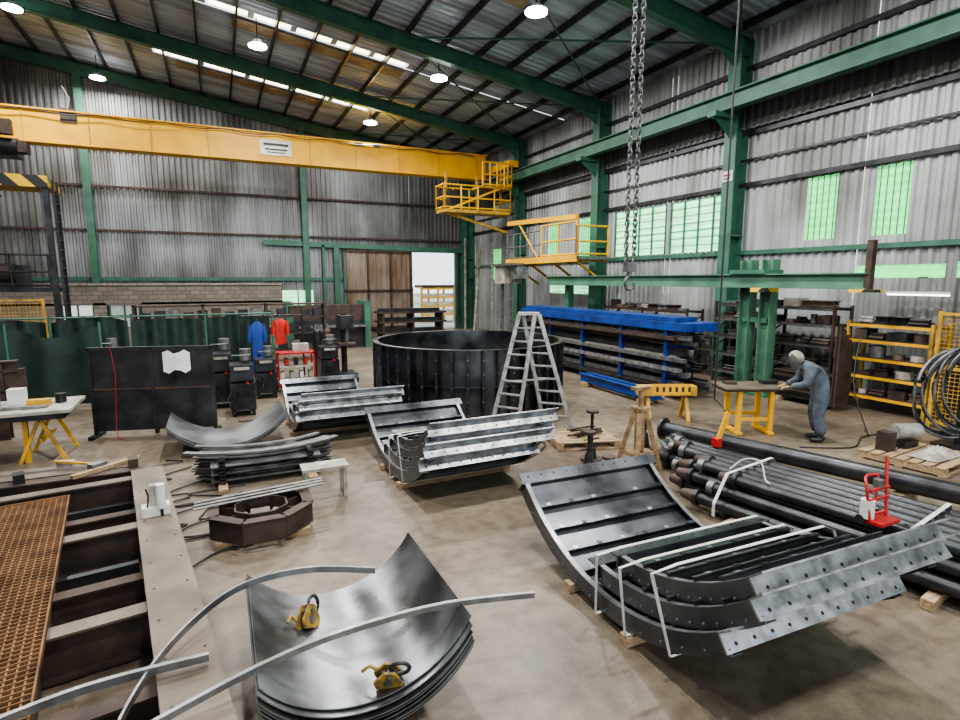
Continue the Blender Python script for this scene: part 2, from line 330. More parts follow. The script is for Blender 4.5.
for y in(17,18.6,20.4,21.9): o.beam((13.35,y,2.7),(11.9,y,3.62),.08,.08,YELD);o.beam((13.35,y,3.62),(11.8,y,3.62),.1,.1,YELD)
o.box((11.6,21.6,3.15),(.9,.8,.8),DIRTY);o.box((11.6,20.6,3.2),(.5,.6,.5),GALV);o.box((11.6,21.2,3.55),(1.2,1.6,.1),GALVD)
for y in (21.2,22.0): o.box((11.5,y,1.4),(.12,.12,2.8),GALVD)
o.done()
o=M('corner_service_pipes')
for x,y in((12.6,28.6),(12.9,27.6),(13.2,26.4)): o.cyl((x,y,0),(x,y,5.2),.06,DIRTY,8)
o.beam((12.4,27,0),(13.2,27.9,4.6),.1,.1,DIRTY);o.done()
o=M('monorail_beam');X=12.
o.ib((X,6.85,2.88),(X,19,2.88),.22,.34,GREENL,t=.03);o.box((X,6.85,3.2),(.14,.12,1.0),RUST);o.box((X,6.9,2.68),(.3,.5,.06),HAZ)
for y in(9.35,9.95):
    o.ib((12.35,y,0),(12.35,y,3.4),.28,.3,GREENL,up=(0,1,0));o.box((12.35,y,.03),(.5,.5,.06),GREEN)
o.box((12.35,9.65,1.9),(.2,.7,.12),GREEN);o.box((12.2,9.65,3.1),(.7,1.0,.1),GREEN);o.box((12.1,9.3,2.66),(.5,.4,.1),HAZ)
o.box((12.35,18,1.35),(.25,.25,2.7),GREEN)
o.done()
# ---------------- lamps
LP=[(1.7,21),(6.7,25.8),(7.4,19),(7.9,13.3),(-4.1,29.6),(-5.5,24),(1.5,13),(-5,15),(8,6.8),(1.5,6.5),(-5,7),(2,0),(8,0.5)]
for x,y in LP:
    z=RZ(x)-1.05
    e=bpy.data.objects.new('high_bay_lamp',None);COL.objects.link(e);e.location=(x,y,z)
    o=M('housing');o.cyl((0,0,.05),(0,0,.22),.26,ALU,16,r2=.12);o.cyl((0,0,.22),(0,0,.95),.02,BLK2,6);o.cyl((0,0,.0),(0,0,.05),.29,LAMPM,16);o.done(parent=e)
    ld=bpy.data.lights.new('lamp_emitter','AREA');ld.shape='DISK';ld.size=.55;ld.energy=610;ld.color=(1,.985,.96)
    lo=bpy.data.objects.new('lamp_emitter',ld);COL.objects.link(lo);lo.parent=e;lo.location=(0,0,-.03)
# ---------------- rolled tank segments
def arcpt(x,cy,cz,R,a): return V((x,cy-R*math.sin(a),cz-R*math.cos(a)))
def segment(o,x0,x1,cy,cz,R,a0,a1,ext=0,rib=.05):
    a0=math.radians(a0);a1=math.radians(a1);n=40;A=[a0+(a1-a0)*i/n for i in range(n+1)]
    for rr in(R,R-.012):
        o.surf([[arcpt(x0,cy,cz,rr,a),arcpt(x1,cy,cz,rr,a)] for a in A],BLK)
    for x in(x0,x1):
        sg=1 if x==x0 else -1
        pts=[arcpt(x+sg*.008,cy,cz,R+.01,a) for a in A];ups=[V((0,-math.sin(a),-math.cos(a))) for a in A]
        o.bar(pts,.014,.15,BLK,ups=ups)
        pts=[arcpt(x+sg*.05,cy,cz,R+.08,a) for a in A];o.bar(pts,.09,.012,BLK2,ups=ups)
        pts=[arcpt(x+sg*.03,cy,cz,R-.065,a) for a in A];o.bar(pts,.05,.008,BAR,ups=ups)
        for a in A[1::3]:
            q=arcpt(x,cy,cz,R+.04,a);o.cyl(q-V((sg*.010,0,0)),q+V((sg*.01,0,0)),.011,GALVD,6)
    nr=max(3,int(round(math.degrees(a1-a0)/7.5)))
    for k in range(nr+1):
        a=a0+(a1-a0)*k/nr;N=V((0,math.sin(a),math.cos(a)))
        p0=arcpt(x0+.02,cy,cz,R-.01-rib/2,a);p1=arcpt(x1-.02,cy,cz,R-.01-rib/2,a)
        if 0<k<nr:
            o.beam(p0,p1,.014,rib,BLK2,N);o.beam(p0+N*rib*.5,p1+N*rib*.5,.045,.008,BLK,N)
            for j in range(6):
                q=p0.lerp(p1,(j+.5)/6)+N*(rib*.5+.006);o.beam(q-V((.025,0,0)),q+V((.025,0,0)),.035,.008,(GALV,BLK2)[j%2],N)
            p0=arcpt(x0+.05,cy,cz,R+.045,a);p1=arcpt(x1-.05,cy,cz,R+.045,a);o.beam(p0,p1,.012,.08,BLK2,N)
    for a,s in((a1,1),(a0,-1)):
        N=V((0,math.sin(a),math.cos(a)));T=V((0,-math.cos(a),math.sin(a)))*s
        mm=GALV if s>0 else BLK
        c0=arcpt(x0-.03,cy,cz,R,a);c1=arcpt(x1+.06+(ext if s>0 else 0),cy,cz,R,a)
        o.beam(c0,c1,.016,.13,mm,N)
        o.beam(c0+T*.06+N*.065,c1+T*.06+N*.065,.13,.014,mm,N)
        for j in range(11):
            q=c0.lerp(c1,(j+.6)/11.2)
            o.cyl(q+T*.075+N*.072,q+T*.075+N*.076,.013,RUB,8);o.cyl(q+T*.006-N*.02,q+T*.011-N*.02,.013,RUB,8)
def stack(loc,W,segs,R=2.2,straps=(),rz=0,name='rolled_tank_segment_stack'):
    o=M(name);cz=R+.15
    for i,(dx,dz,a0,a1) in enumerate(segs): segment(o,dx,W+dx,0,cz+dz,R,a0,a1,.15 if dz else 0,.09 if i else .055)
    top=max(s[1] for s in segs)
    for a in straps:
        a=math.radians(a);hi=R-top/math.cos(a)-.12
        pts=[arcpt(-.05,0,cz,R+.1,a),arcpt(-.05,0,cz,hi+.02,a),arcpt(.2,0,cz,hi,a),arcpt(W+.1,0,cz,hi,a),arcpt(W+.2,0,cz,hi+.05,a),arcpt(W+.2,0,cz,R+.1,a)]
        o.bar(pts,.03,.005,STRAP,ups=[V((-1,0,0)),V((-1,0,1)),V((0,0,1)),V((0,0,1)),V((1,0,1)),V((1,0,0))],loop=True)
    for y in(-.42,.42):
        zz=cz-math.sqrt((R+.09)**2-y*y);o.box((W/2,y,zz/2-.005),(W+.1,.1,max(.04,zz-.02)),WOOD)
    return o.done(loc=loc,rz=rz)
stack((2.83,3.58,0),1.74,[(0,0,-40,38),(.08,.17,-3,43),(.16,.33,2,40)],straps=(1,11,24),rz=math.radians(-2))
stack((2.15,7.6,0),1.68,[(0,0,-40,37),(.05,.14,-12,39),(.1,.28,-8,37),(.12,.42,-4,38)],R=2.1,straps=(2,18),rz=math.radians(1))
stack((1.12,11.0,0),1.6,[(0,0,-40,34),(.05,.14,-10,37),(.1,.28,-4,36)],R=2.1,straps=(4,))
# ---------------- tank ring
o=M('open_steel_tank_ring');cx,cy,R,h=5.3,11.85,2.12,1.52;n=96
for rr in(R,R-.015):
    o.surf([[V((cx+rr*math.cos(2*pi*i/n),cy+rr*math.sin(2*pi*i/n),z)) for z in(0.02,h)] for i in range(n+1)],BLK)
for z in(.03,h*.5,h): 
    w=.12 if z!=h*.5 else .07
    o.bar([(cx+(R+w/2)*math.cos(2*pi*i/n),cy+(R+w/2)*math.sin(2*pi*i/n),z) for i in range(n)],w,.016,BLK,loop=True)
for k in range(44):
    a=2*pi*k/44;c,s_=math.cos(a),math.sin(a);R2=Matrix.Rotation(a,3,'Z')
    sp=(k%11==0)
    o.box((cx+(R+.055)*c,cy+(R+.055)*s_,h/2),(.11,.014 if not sp else .05,h-.05),BLK if not sp else GALVD,R=R2)
    o.box((cx+(R+.11)*c,cy+(R+.11)*s_,h/2),(.012,.06 if not sp else .1,h-.08),BLK2,R=R2)
    for j in range(5): 
        z=.2+j*.28;o.box((cx+(R+.12)*c,cy+(R+.12)*s_,z),(.02,.03,.03),GALVD,R=R2)
o.done()
# ---------------- step ladder
o=M('step_ladder')
def ladder_side(o,b0,b1,t0,t1,n):
    b0,b1,t0,t1=map(V,(b0,b1,t0,t1))
    o.beam(b0,t0,.03,.075,ALU);o.beam(b1,t1,.03,.075,ALU)
    for k in range(1,n): o.beam(b0.lerp(t0,k/n),b1.lerp(t1,k/n),.08,.025,ALU)
rt=V((.904,-.427,0));fw=V((.427,.904,0));c=V((5.3,9.05,0));up=V((0,0,1))
ladder_side(o,c-rt*.74-fw*.15,c-rt*.25-fw*.42,c-rt*.18+up*2.25,c+rt*.1-fw*.12+up*2.25,9)
ladder_side(o,c+rt*.36+fw*.25,c+rt*.88+fw*.05,c-rt*.10+fw*.1+up*2.25,c+rt*.2+up*2.25,9)
o.box(c+V((0,0,2.27)),(.40,.24,.05),ALU,rz=math.radians(-30))
o.beam(c-rt*.4-fw*.2+up*1.0,c+rt*.45+fw*.1+up*1.0,.02,.03,ALU)
o.done()
# ---------------- nested curved plates
def trough(name,cx,y0,y1,R,ha,N,m,gap=.02,tilt=0,z0=.06,jit=.03):
    o=M(name)
    for k in range(N):
        t=math.radians(tilt+random.uniform(-1.5,1.5));dy=random.uniform(-jit,jit);cz=R+z0+k*gap;h_=math.radians(ha)
        for e in(0,.008):
            g=[]
            for i in range(33):
                a=t-h_+2*h_*i/32
                X_=cx+(R-e)*math.sin(a);Z=cz-(R-e)*math.cos(a)
                g.append([V((X_,y0+dy,Z)),V((X_,y1+dy,Z))])
            o.surf(g,m)
            if e==0:ga=g
            else:
                for j in(0,1): 
                    vs=[q[j] for q in ga]+[q[j] for q in g];n=33
                    o.add(vs,[(i,i+1,n+i+1,n+i) for i in range(32)],BAR)
                for i in(0,32): o.add([ga[i][0],ga[i][1],g[i][1],g[i][0]],[(0,1,2,3)],BAR)
    o.box((cx,y0+.25,z0/2-.005),(.7,.12,z0-.012),WOOD);o.box((cx,y1-.25,z0/2-.005),(.7,.12,z0-.012),WOOD)
    return o
o=trough('rolled_plate_stack',.72,3.12,4.5,.82,56,9,SHEET,gap=.022,tilt=3);o.done()
o=trough('rolled_plate_stack',0,9.9,11.1,1.2,50,5,SHEET2,gap=.02,tilt=2);o.done()
def clamp(loc,rz,tilt):
    o=M('plate_lifting_clamp')
    prof=[(-.07,0),(.07,0),(.085,.05),(.06,.1),(.03,.15),(-.03,.15),(-.06,.1),(-.09,.06)]
    for y in(-.03,.03):
        vs=[(x,y+d,z) for d in(-.008,.008) for x,z in prof];n=len(prof)
        o.add(vs,[tuple(range(n)),tuple(range(n,2*n))]+[(i,(i+1)%n,n+(i+1)%n,n+i) for i in range(n)],YCL)
    o.box((0,0,.06),(.09,.05,.1),RUST);o.cyl((0,-.05,.11),(0,.05,.11),.018,GALVD,10);o.cyl((0,-.045,.05),(0,.045,.05),.024,GALVD,10)
    o.tube([(.06+.055*math.cos(a),0,.15+.055*math.sin(a)) for a in[2*pi*i/16 for i in range(16)]],.013,BLK2,6,loop=True)
    o.tube([(-.05,.04,.05),(-.12,.05,.09),(-.16,.04,.05)],.012,YCL,6)
    q=o.done(loc=loc);q.rotation_euler=(tilt[0],tilt[1],rz);q.scale=(1.1,1.1,1.1)
clamp((.46,4.02,.29),.7,(-.35,.45));clamp((.86,3.24,.262),-.3,(.4,.1))
def smooth(P,n=10):
    P=[V(p) for p in P];out=[]
    for i in range(len(P)-1):
        p0=P[max(i-1,0)];p1=P[i];p2=P[i+1];p3=P[min(i+2,len(P)-1)]
        for k in range(n):
            t=k/n;out.append(.5*((2*p1)+(p2-p0)*t+(2*p0-5*p1+4*p2-p3)*t*t+(3*p1-p0-3*p2+p3)*t**3))
    return out+[P[-1]]
o=M('rolled_flat_bar');o.bar(smooth([(1.0,4.08,.60),(.5,4.32,.60),(.0,4.34,.56),(-.38,4.0,.5),(-.60,3.5,.47),(-.70,2.9,.45),(-.70,2.2,.45)]),.016,.05,BAR);o.done()
o=M('rolled_flat_bar');o.bar(smooth([(-.5,3.22,.47),(.1,3.34,.56),(.63,3.37,.62),(1.3,3.34,.64),(1.95,3.2,.63)]),.03,.04,BAR);o.done()
o=M('rolled_flat_bar');o.bar(smooth([(-1.6,3.45,.50),(-.9,3.66,.50),(-.2,3.7,.48)]),.03,.05,BAR);o.done()
# ---------------- left steel frame
fo=V((-.2,2.9,0));d=V((-.148,.989,0));nl=V((-.989,-.148,0));rzf=math.atan2(-d.x,d.y)
o=M('fabricated_steel_frame')
def FP(u,v,z): return fo+d*u+nl*v+V((0,0,z))
o.ib(FP(-1.2,0,.22),FP(5.4,0,.22),.36,.42,RUST,m2=PLATE)
o.ib(FP(-1.2,3.2,.2),FP(5.4,3.2,.2),.25,.38,RUST)
for u in(.2,1.85,3.6,5.25): 
    o.ib(FP(u,.18,.2),FP(u,3.2,.2),.16,.36,RUST,m2=PLATE)
for u in(1.0,2.7,4.4): 
    o.ib(FP(u,.18,.13),FP(u,3.1,.13),.14,.22,RUST)
for u in(2.25,3.15,4.9): o.beam(FP(u,.2,.1),FP(u,3,.1),.08,.16,BLK2)
for v in(.9,1.9): o.beam(FP(.2,v,.12),FP(5.2,v,.12),.1,.2,RUST)
for k in range(9): o.beam(FP(-.9+k*.75,.02,.22),FP(-.9+k*.75,.17,.22),.014,.36,RUST)
for k in range(12):
    for v in(-.12,.12): q=FP(-1+k*.5,v,.43);o.cyl(q,q+V((0,0,.003)),.012,RUB,8)
o.done()
o=M('steel_grating')
g0,g1,w0,w1=-.3,4.75,.80,2.9
k=g0
while k<=g1: o.beam(FP(k,w0,.43),FP(k,w1,.43),.008,.035,GRATE);k+=.055
k=w0
while k<=w1: o.beam(FP(g0,k,.42),FP(g1,k,.42),.012,.04,GRATE);k+=.055
o.beam(FP(g0,w0,.43),FP(g1,w0,.43),.012,.05,GRATE);o.beam(FP(g1,w0,.43),FP(g1,w1,.43),.012,.05,GRATE)
o.done()
o=M('magnetic_drill');c=FP(3.65,.0,.435)
o.box(c+V((0,0,.05)),(.26,.16,.1),WHITE,rz=rzf);o.box(c+V((.0,.02,.2)),(.1,.1,.24),DIRTY);o.cyl(c+V((.06,-.06,.08)),c+V((.06,-.06,.34)),.045,WHITE,10);o.cyl(c+V((.06,-.06,.0)),c+V((.06,-.06,.08)),.02,BLK2,8)
for k in range(3):
    a=k*2.1;o.cyl(c+V((-.06,0,.2)),c+V((-.06+.1*math.cos(a)*.2,.12*math.cos(a),.2+.12*math.sin(a))),.01,BLK2,6)
o.done()
o=M('steel_beam_stock')
for k,(y,z,h) in enumerate(((8.75,.15,.28),(9.05,.15,.28),(9.4,.12,.22),(9.75,.1,.2))): o.ib((-5.5,y-.1,z),(-1.1-.1*k,y-.05*k,z),.2,h,RUST,m2=PLATE if k%2 else RUST)
o.beam((-2.2,9.2,.4),(-1.5,9.0,.3),.04,.03,YELD);o.beam((-1.9,8.6,.32),(-1.2,9.2,.32),.08,.05,WOOD)
for k in range(9): 
    q=V((-4.6+.42*k,9.0+.25*math.sin(k*2.3),.34));o.box(q,(.2,.12,.08+.03*(k%3)),(RUST,BLK2,DIRTY,GALVD)[k%4],rz=k)
o.done()
# ---------------- arcs flat stack, octagon
o=M('rolled_flange_stack')
for k in range(8):
    cyy=8.15+random.uniform(-.06,.06)+1.55;z=.07+k*.05;dx=random.uniform(-.06,.06);r=1.6
    A=[-pi/2-.62+1.24*i/20 for i in range(21)]
    o.bar([(.52+dx+r*math.cos(a),cyy+r*math.sin(a)*.9+.2,z) for a in A],.2,.02,GALVD if k!=7 else BAR)
    if k<7:
        for x in(-.1,1.1): o.box((x,8.35,z+.025),(.08,.3,.03),BLK2)
o.box((-.1,8.35,.03),(.12,.7,.05),WOOD);o.box((1.1,8.35,.03),(.12,.7,.05),WOOD)
for k in range(3): o.box((.5,8.5,.1+.1*k),(1.5,.5,.02),GALVD)
A=[-pi/2-.66+1.3*i/24 for i in range(25)]
o.bar([(.5+1.75*math.cos(a),9.85+1.6*math.sin(a),.47) for a in A],.09,.03,BAR);o.bar([(.45+1.45*math.cos(a),9.95+1.35*math.sin(a),.47) for a in A],.07,.03,BAR)
o.done()
o=M('octagonal_steel_frame');c=V((.3,6.6,0))
for k in range(8):
    a=pi/8+k*pi/4;b=a+pi/4;pa=c+V((.58*math.cos(a),.55*math.sin(a),0));pb=c+V((.58*math.cos(b),.55*math.sin(b),0))
    o.beam(pa+V((0,0,.21)),pb+V((0,0,.21)),.02,.24,RUST);o.beam(pa*.94+c*.06+V((0,0,.33)),pb*.94+c*.06+V((0,0,.33)),.12,.016,RUST)
    qa=c+V((.3*math.cos(a),.28*math.sin(a),0));qb=c+V((.3*math.cos(b),.28*math.sin(b),0));o.beam(qa+V((0,0,.25)),qb+V((0,0,.25)),.02,.14,RUST)
    o.beam(pa+V((0,0,.2)),qa+V((0,0,.2)),.015,.16,RUST)
o.box(c+V((0,-.3,.04)),(1.0,.1,.08),WOOD);o.box(c+V((0,.3,.04)),(1.0,.1,.08),WOOD)
for k in range(3): o.beam(c+V((-.7,.25-.1*k,.36)),c+V((.75,.4-.1*k,.38)),.05,.012,BAR)
o.done()
o=M('steel_trestle_table');c=V((1.15,7.35,0))
o.box(c+V((0,0,.42)),(.6,.3,.04),DIRTY)
for x in(-.25,.25):
    for y in(-.11,.11): o.box(c+V((x,y,.2)),(.05,.05,.4),DIRTY)
o.done()
# ---------------- left background
o=M('welding_screen_panel')
a=V((-2.2,12.05,0));b=V((-.2,11.5,0));mid=(a+b)/2;rz=math.atan2((b-a).y,(b-a).x);L_=(b-a).length
o.box(mid+V((0,0,.86)),(L_,.05,1.5),BLK2,rz=rz)
for q in(a,b,mid): o.box(q+V((0,0,.85)),(.06,.08,1.64),BLK2,rz=rz)
o.box(mid+V((0,0,1.65)),(L_+.06,.08,.06),BLK2,rz=rz);o.box(mid+V((0,0,.9)),(L_,.08,.04),RUST,rz=rz)
o.box(a+V((0,0,.03)),(.08,.5,.06),BLK2,rz=rz);o.box(b+V((0,0,.03)),(.08,.5,.06),BLK2,rz=rz)
q=mid+V((.42,-.2,1.42));o.surf([[q+V((-.22+.09*i,-.0+.03*i*-.3-.02*(j%2),.16-.12*j+.04*math.sin(i*2+j))) for i in range(6)] for j in range(4)],WHITE)
o.tube(smooth([a+V((.35,-.16,1.7)),a+V((.4,-.2,1.2)),a+V((.38,-.2,.8)),a+V((.36,-.3,.1)),a+V((.5,-.5,.02))]),.006,RED,5)
o.done()
o=M('welding_workbench')
o.box((-3.6,11.1,.84),(2.7,1.2,.05),DIRTY);o.box((-3.6,11.1,.76),(2.5,1.0,.1),BLK2)
for x in(-4.6,-2.7):
    for s in(-1,1): o.beam((x-.3*s,10.7,0),(x,10.7,.72),.05,.05,YELD);o.beam((x-.3*s,11.5,0),(x,11.5,.72),.05,.05,YELD)
    o.beam((x,10.7,.35),(x,11.5,.35),.05,.05,YELD)
for x in(-4.2,-3.4,-2.9): o.box((x,10.75,.35),(.07,.07,.7),YELD)
o.done()
o=M('workbench_parts')
o.box((-3.1,11.3,1.0),(.22,.2,.26),WHITE);o.box((-3.45,11.2,.95),(.25,.2,.16),DIRTY);o.box((-2.75,11.0,.93),(.3,.15,.1),YELD);o.cyl((-2.5,11.2,.88),(-2.5,11.2,1.02),.08,BLK2);o.beam((-3.9,10.9,.9),(-2.6,10.8,.89),.08,.04,BAR);o.done()
o=M('fabricated_steel_box')
for x in(-4.9,-4.3,-3.7): o.ib((x,12.6,0),(x,12.6,1.4),.2,.2,RUST,up=(0,1,0))
for z in(.8,1.35): o.ib((-5.4,12.6,z),(-3.4,12.6,z),.2,.2,RUST)
for z in(1.05,): o.box((-4.3,12.6,z),(2,.1,.5),RUST)
o.done()
o=M('welding_curtain')
x=-7.5;ci=0
while x<1.4:
    w=1.7;g=[]
    for i in range(25):
        u=i/24;g.append([V((x+u*w,17.4+.07*math.sin(u*22+x),z+((.05+.05*(ci%3))*math.sin(u*3) if z>1 else 0))) for z in(.12,.7,1.3,1.8)])
    o.surf(g,GREEND);o.cyl((x,17.4,0),(x,17.4,2.0),.03,GREEN,8);x+=1.78;ci+=1
o.cyl((-7.5,17.4,1.93),(1.4,17.4,1.93),.025,GREEN,6);o.cyl((x,17.4,0),(x,17.4,2.0),.03,GREEN,8)
o.done()
o=M('welding_curtain');g=[]
for i in range(25): 
    u=i/24;g.append([V((-5.9+u*3.4,15.+.06*math.sin(u*25),z-.22*math.sin(u*pi*2)**2*(z>1))) for z in(.1,.9,1.85)])
o.surf(g,GREEND)
for x in(-5.9,-4.2,-2.5): o.cyl((x,15,0),(x,15,1.95),.03,GREEN,8)
o.done()
def welder_unit(x,y,m,hgt=.95,rz=0):
    o=M('welding_machine');o.box((x,y,.12+hgt*.3),(.5,.7,hgt*.55),m,rz=rz);o.box((x,y-.02,.15+hgt*.75),(.46,.6,hgt*.32),BLK2,rz=rz)
    for a in(-.2,.2):
        for b in(-.25,.25): o.cyl((x+a-.03,y+b,.07),(x+a+.03,y+b,.07),.07,RUB,10)
    o.tube([(x-.18,y-.3,.2+hgt),(x-.18,y-.38,.28+hgt),(x+.18,y-.38,.28+hgt),(x+.18,y-.3,.2+hgt)],.015,GALVD,6)
    o.box((x,y-.35,.2+hgt*.8),(.3,.02,.06),DIRTY,rz=rz);o.cyl((x+.1,y-.34,.1+hgt*.6),(x+.1,y-.4,.1+hgt*.6),.03,RED,8)
    o.cyl((x+.1,y+.2,hgt+.1),(x+.1,y+.2,hgt+.35),.12,GALVD,12)
    o.tube([(x-.2,y-.36,.6),(x-.3,y-.4,.4),(x-.25,y-.45,.2),(x-.1,y-.45,.3),(x-.1,y-.4,.55)],.018,RUB,5)
    o.done()
welder_unit(.35,12.9,BLK2,1.05);welder_unit(-.05,13.9,BLK2,1.2);welder_unit(.95,14.6,BLK2,.9);welder_unit(-1.3,14.0,BLUE,.9);welder_unit(2.7,15.8,BLK2,1.);welder_unit(-2.6,16.2,RED,1.1)
o=M('gas_cylinder')
for x,m in((2.6,BLK2),(2.9,RUST)): o.cyl((x,16.9,0),(x,16.9,1.35),.12,m,14);o.ball((x,16.9,1.35),.12,m,n=12);o.cyl((x,16.9,1.4),(x,16.9,1.6),.03,GALVD,8)
o.done()
o=M('tool_trolley')
for z in(.3,.65,1.0): o.box((1.75,15.2,z),(.95,.5,.04),RED if z>.9 else DIRTY)
for x in(1.3,2.2):
    for y in(14.97,15.43): o.box((x,y,.57),(.04,.04,.95),RED);o.cyl((x-.02,y,.06),(x+.02,y,.06),.06,RUB,8)
for k in range(7): o.box((1.4+.12*k,15.2,.42+.35*(k%2)),(.09,.3,.16),(WHITE,RED,DIRTY,BLK2)[k%4])
o.box((1.9,15.3,1.12),(.4,.3,.2),DIRTY)
o.done()
def garment(name,x,y,z,m,L2,w,legs=False):
    o=M(name);n=16
    rings=[(0,.16,.04),(.03,.45,.06),(.09,.95,.09),(.3,.85,.11),(.55,.8,.1),(.62 if legs else .9,.85,.1),(.66 if legs else 1,.9,.09)]
    vs=[]
    for t,a,b in rings:
        for i in range(n):
            an=2*pi*i/n;vs.append((x+w*a*.5*math.cos(an)+.015*math.sin(t*30),y+b*math.sin(an)*(1+.3*math.sin(4*an)),z-t*L2))
    o.add(vs,[(j*n+i,j*n+(i+1)%n,(j+1)*n+(i+1)%n,(j+1)*n+i) for j in range(len(rings)-1) for i in range(n)],m,True)
    sec=[(.055*math.cos(2*pi*i/8),.055*math.sin(2*pi*i/8)) for i in range(8)]
    ll=.62 if not legs else .4
    for s in(-1,1):
        o.sweep([(x+s*w*.42,y,z-.08*L2),(x+s*w*.55,y-.02,z-.3*L2),(x+s*w*.53,y,z-ll*L2)],sec,m,sm=True)
        if legs: o.sweep([(x+s*w*.2,y,z-.62*L2),(x+s*w*.22,y-.02,z-.8*L2),(x+s*w*.2,y,z-L2)],[(a*1.4,b*1.4) for a,b in sec],m,sm=True)
    o.tube([(x,y,z-.02),(x,y,z+.08),(x+.03,y,z+.1)],.008,BLK2,5);o.done()
garment('hanging_overalls',.90,16.2,1.78,CLOTHB,1.4,.36,True);garment('hanging_jacket',1.5,16.2,1.83,CLOTHR,.7,.34)
o=M('clothes_rail');o.cyl((.5,16.25,0),(.5,16.25,1.95),.025,BLK2,8);o.cyl((2.1,16.25,0),(2.1,16.25,1.95),.025,BLK2,8);o.cyl((.5,16.25,1.93),(2.1,16.25,1.93),.02,BLK2,8);o.box((.5,16.25,.02),(.3,.5,.04),BLK2);o.box((2.1,16.25,.02),(.3,.5,.04),BLK2);o.done()
o=M('pedestal_drill');o.cyl((3.4,17,0),(3.4,17,1.9),.09,BLK2,10);o.box((3.4,16.9,.05),(.6,.8,.1),BLK2);o.box((3.4,16.8,1.65),(.35,.8,.4),BLK2);o.cyl((3.4,16.5,1.1),(3.4,16.5,1.55),.06,GALVD,8);o.box((3.4,16.6,1.0),(.5,.5,.06),RUST);o.done()
o=M('guillotine_machine');o.box((4.2,24.5,.6),(3.2,1.2,1.2),BLK2);o.box((4.2,24.2,1.5),(3.4,.5,.7),RUST);o.box((4.2,23.8,.95),(3.0,.6,.08),GALVD)
for x in(2.6,5.8): o.box((x,24.4,1.0),(.25,1.5,2.0),GREEN)
o.done()
o=M('steel_offcut_rack')
for x in(7,8.5,10): o.box((x,26,.7),(.1,1,1.4),RUST)
for z in(.4,.9,1.35): o.box((8.5,26,z),(3.4,1.1,.08),RUST);o.box((8.4,25.9,z+.12),(3.0,.5,.15),BLK2)
o.done()
o=M('industrial_shelf_unit')
for x in(-2.5,-.5,1.5,3.5): o.box((x,21,1.05),(.08,.6,2.1),RUST)
for z in(.4,1.,1.6,2.05):
    o.box((.5,21,z),(6,.6,.05),RUST)
    if z<2:
        for k in range(14): o.box((-2.2+.42*k,20.95,z+.12+.03*(k%3)),(.3,.4,.2+.06*(k%3)),(BLK2,RUST,GALVD,BLK2,BLK2,RUST)[(k*5+int(z*3))%6])
o.done()
# left mezzanine + fence
o=M('left_access_platform');sx=1.7
o.box((-8.2+sx,21.6,5.75),(4.2,1.4,.2),YELD);o.box((-8.2+sx,20.88,5.8),(4.2,.06,.34),HAZ)
for x in(-9.9+sx,-6.2+sx):
    for y in(21,22.2): o.box((x,y,2.85),(.15,.15,5.7),GREEN if x<-7 else BLK2)
for k in range(20): o.beam((-6.05+sx,21.2,.2+k*.28),(-6.05+sx,21.7,.2+k*.28),.04,.04,BLK2)
for y in(21.2,21.7): o.beam((-6.05+sx,y,0),(-6.05+sx,y,5.9),.06,.06,BLK2)
o.box((-8.+sx,21.6,2.6),(3.8,1.3,.12),BLK2);railing(o,[(-10+sx,20.9,2.65),(-6.3+sx,20.9,2.65)],1.0,BLK2,.03,.8);o.box((-7.6+sx,21.6,3.0),(1.2,.8,.7),BLK2);o.cyl((-8.2+sx,21.3,3.1),(-7.2+sx,21.3,3.1),.3,RUST)
o.done()
o=M('mesh_fence');sx=.9
for k in range(34): o.cyl((-8.+sx+.08*k,19,.1),(-8.+sx+.08*k,19,2.3),.006,YELD,4)
for k in range(28): o.cyl((-8.+sx,19,.1+.08*k),(-5.3+sx,19,.1+.08*k),.006,YELD,4)
for x in(-8,-6.65,-5.3): o.box((x+sx,19,1.2),(.06,.06,2.4),YELD)
o.box((-6.65+sx,19,2.35),(2.7,.05,.05),YELD);o.done()
# ---------------- stock rack
o=M('steel_stock_rack');random.seed(21)
for y in(10.3,12,13.8,15.6,17.2):
    for x in(10.0,10.85):
        o.box((x,y,.9),(.1,.1,1.8),BLUE)
    for z in(.12,.5,.88,1.26,1.64): o.box((10.42,y,z),(.95,.1,.08),BLUE)
for z,ms in((.19,(BLK2,RUST,GALVD)),(.57,(BLK2,GALV,BLK2)),(.95,(GALVD,DIRTY,BLK2)),(1.33,(BLK2,RUST,GALV))):
    for lay in range(2):
        for k in range(6):
            x=9.92+k*.19;mm=ms[(k+lay)%3];hh=.09+.03*(k%2);ya=9.75+random.uniform(-.25,.3);yb=17.3+random.uniform(-.3,.4)
            if random.random()<.8: o.box((x,(ya+yb)/2,z+.02+lay*.13+hh/2-.03),(.13,yb-ya,hh),mm)
for k in range(5): o.box((9.98+k*.22,13.5,1.78),(.19,7.9+.2*(k%2),.2),BLUE)
for k in range(3): o.box((10.12+k*.25,13.7,1.94),(.18,7.3,.10),BLUE)
o.done()
o=M('blue_beam_stack')
for k in range(2): o.ib((9.0+k*.25,9.6,.22),(9.1+k*.25,12.6,.22),.16,.2,BLUE)
for y in(9.9,12.2): o.box((9.2,y,.06),(.8,.1,.11),WOOD)
o.done()
o=M('yellow_support_trestle');c=V((8.35,8.55,0))
o.box(c+V((0,0,.62)),(1.2,.25,.2),YELD,rz=-.44);o.box(c+V((.02,-.14,.66)),(.8,.02,.22),YEL,rz=-.44)
for s in(-.4,.4):
    q=c+V((.904*s,-.427*s,0))
    for e in(-.25,.25): o.beam(q+V((.427*e,.904*e,0)),q+V((0,0,.55)),.07,.07,YELD)
for k in range(6): o.box(c+V((.04-.3+.12*k,-.165-(-.3+.12*k)*.47,.66)),(.05,.012,.1),RUB,rz=-.44)
o.done()
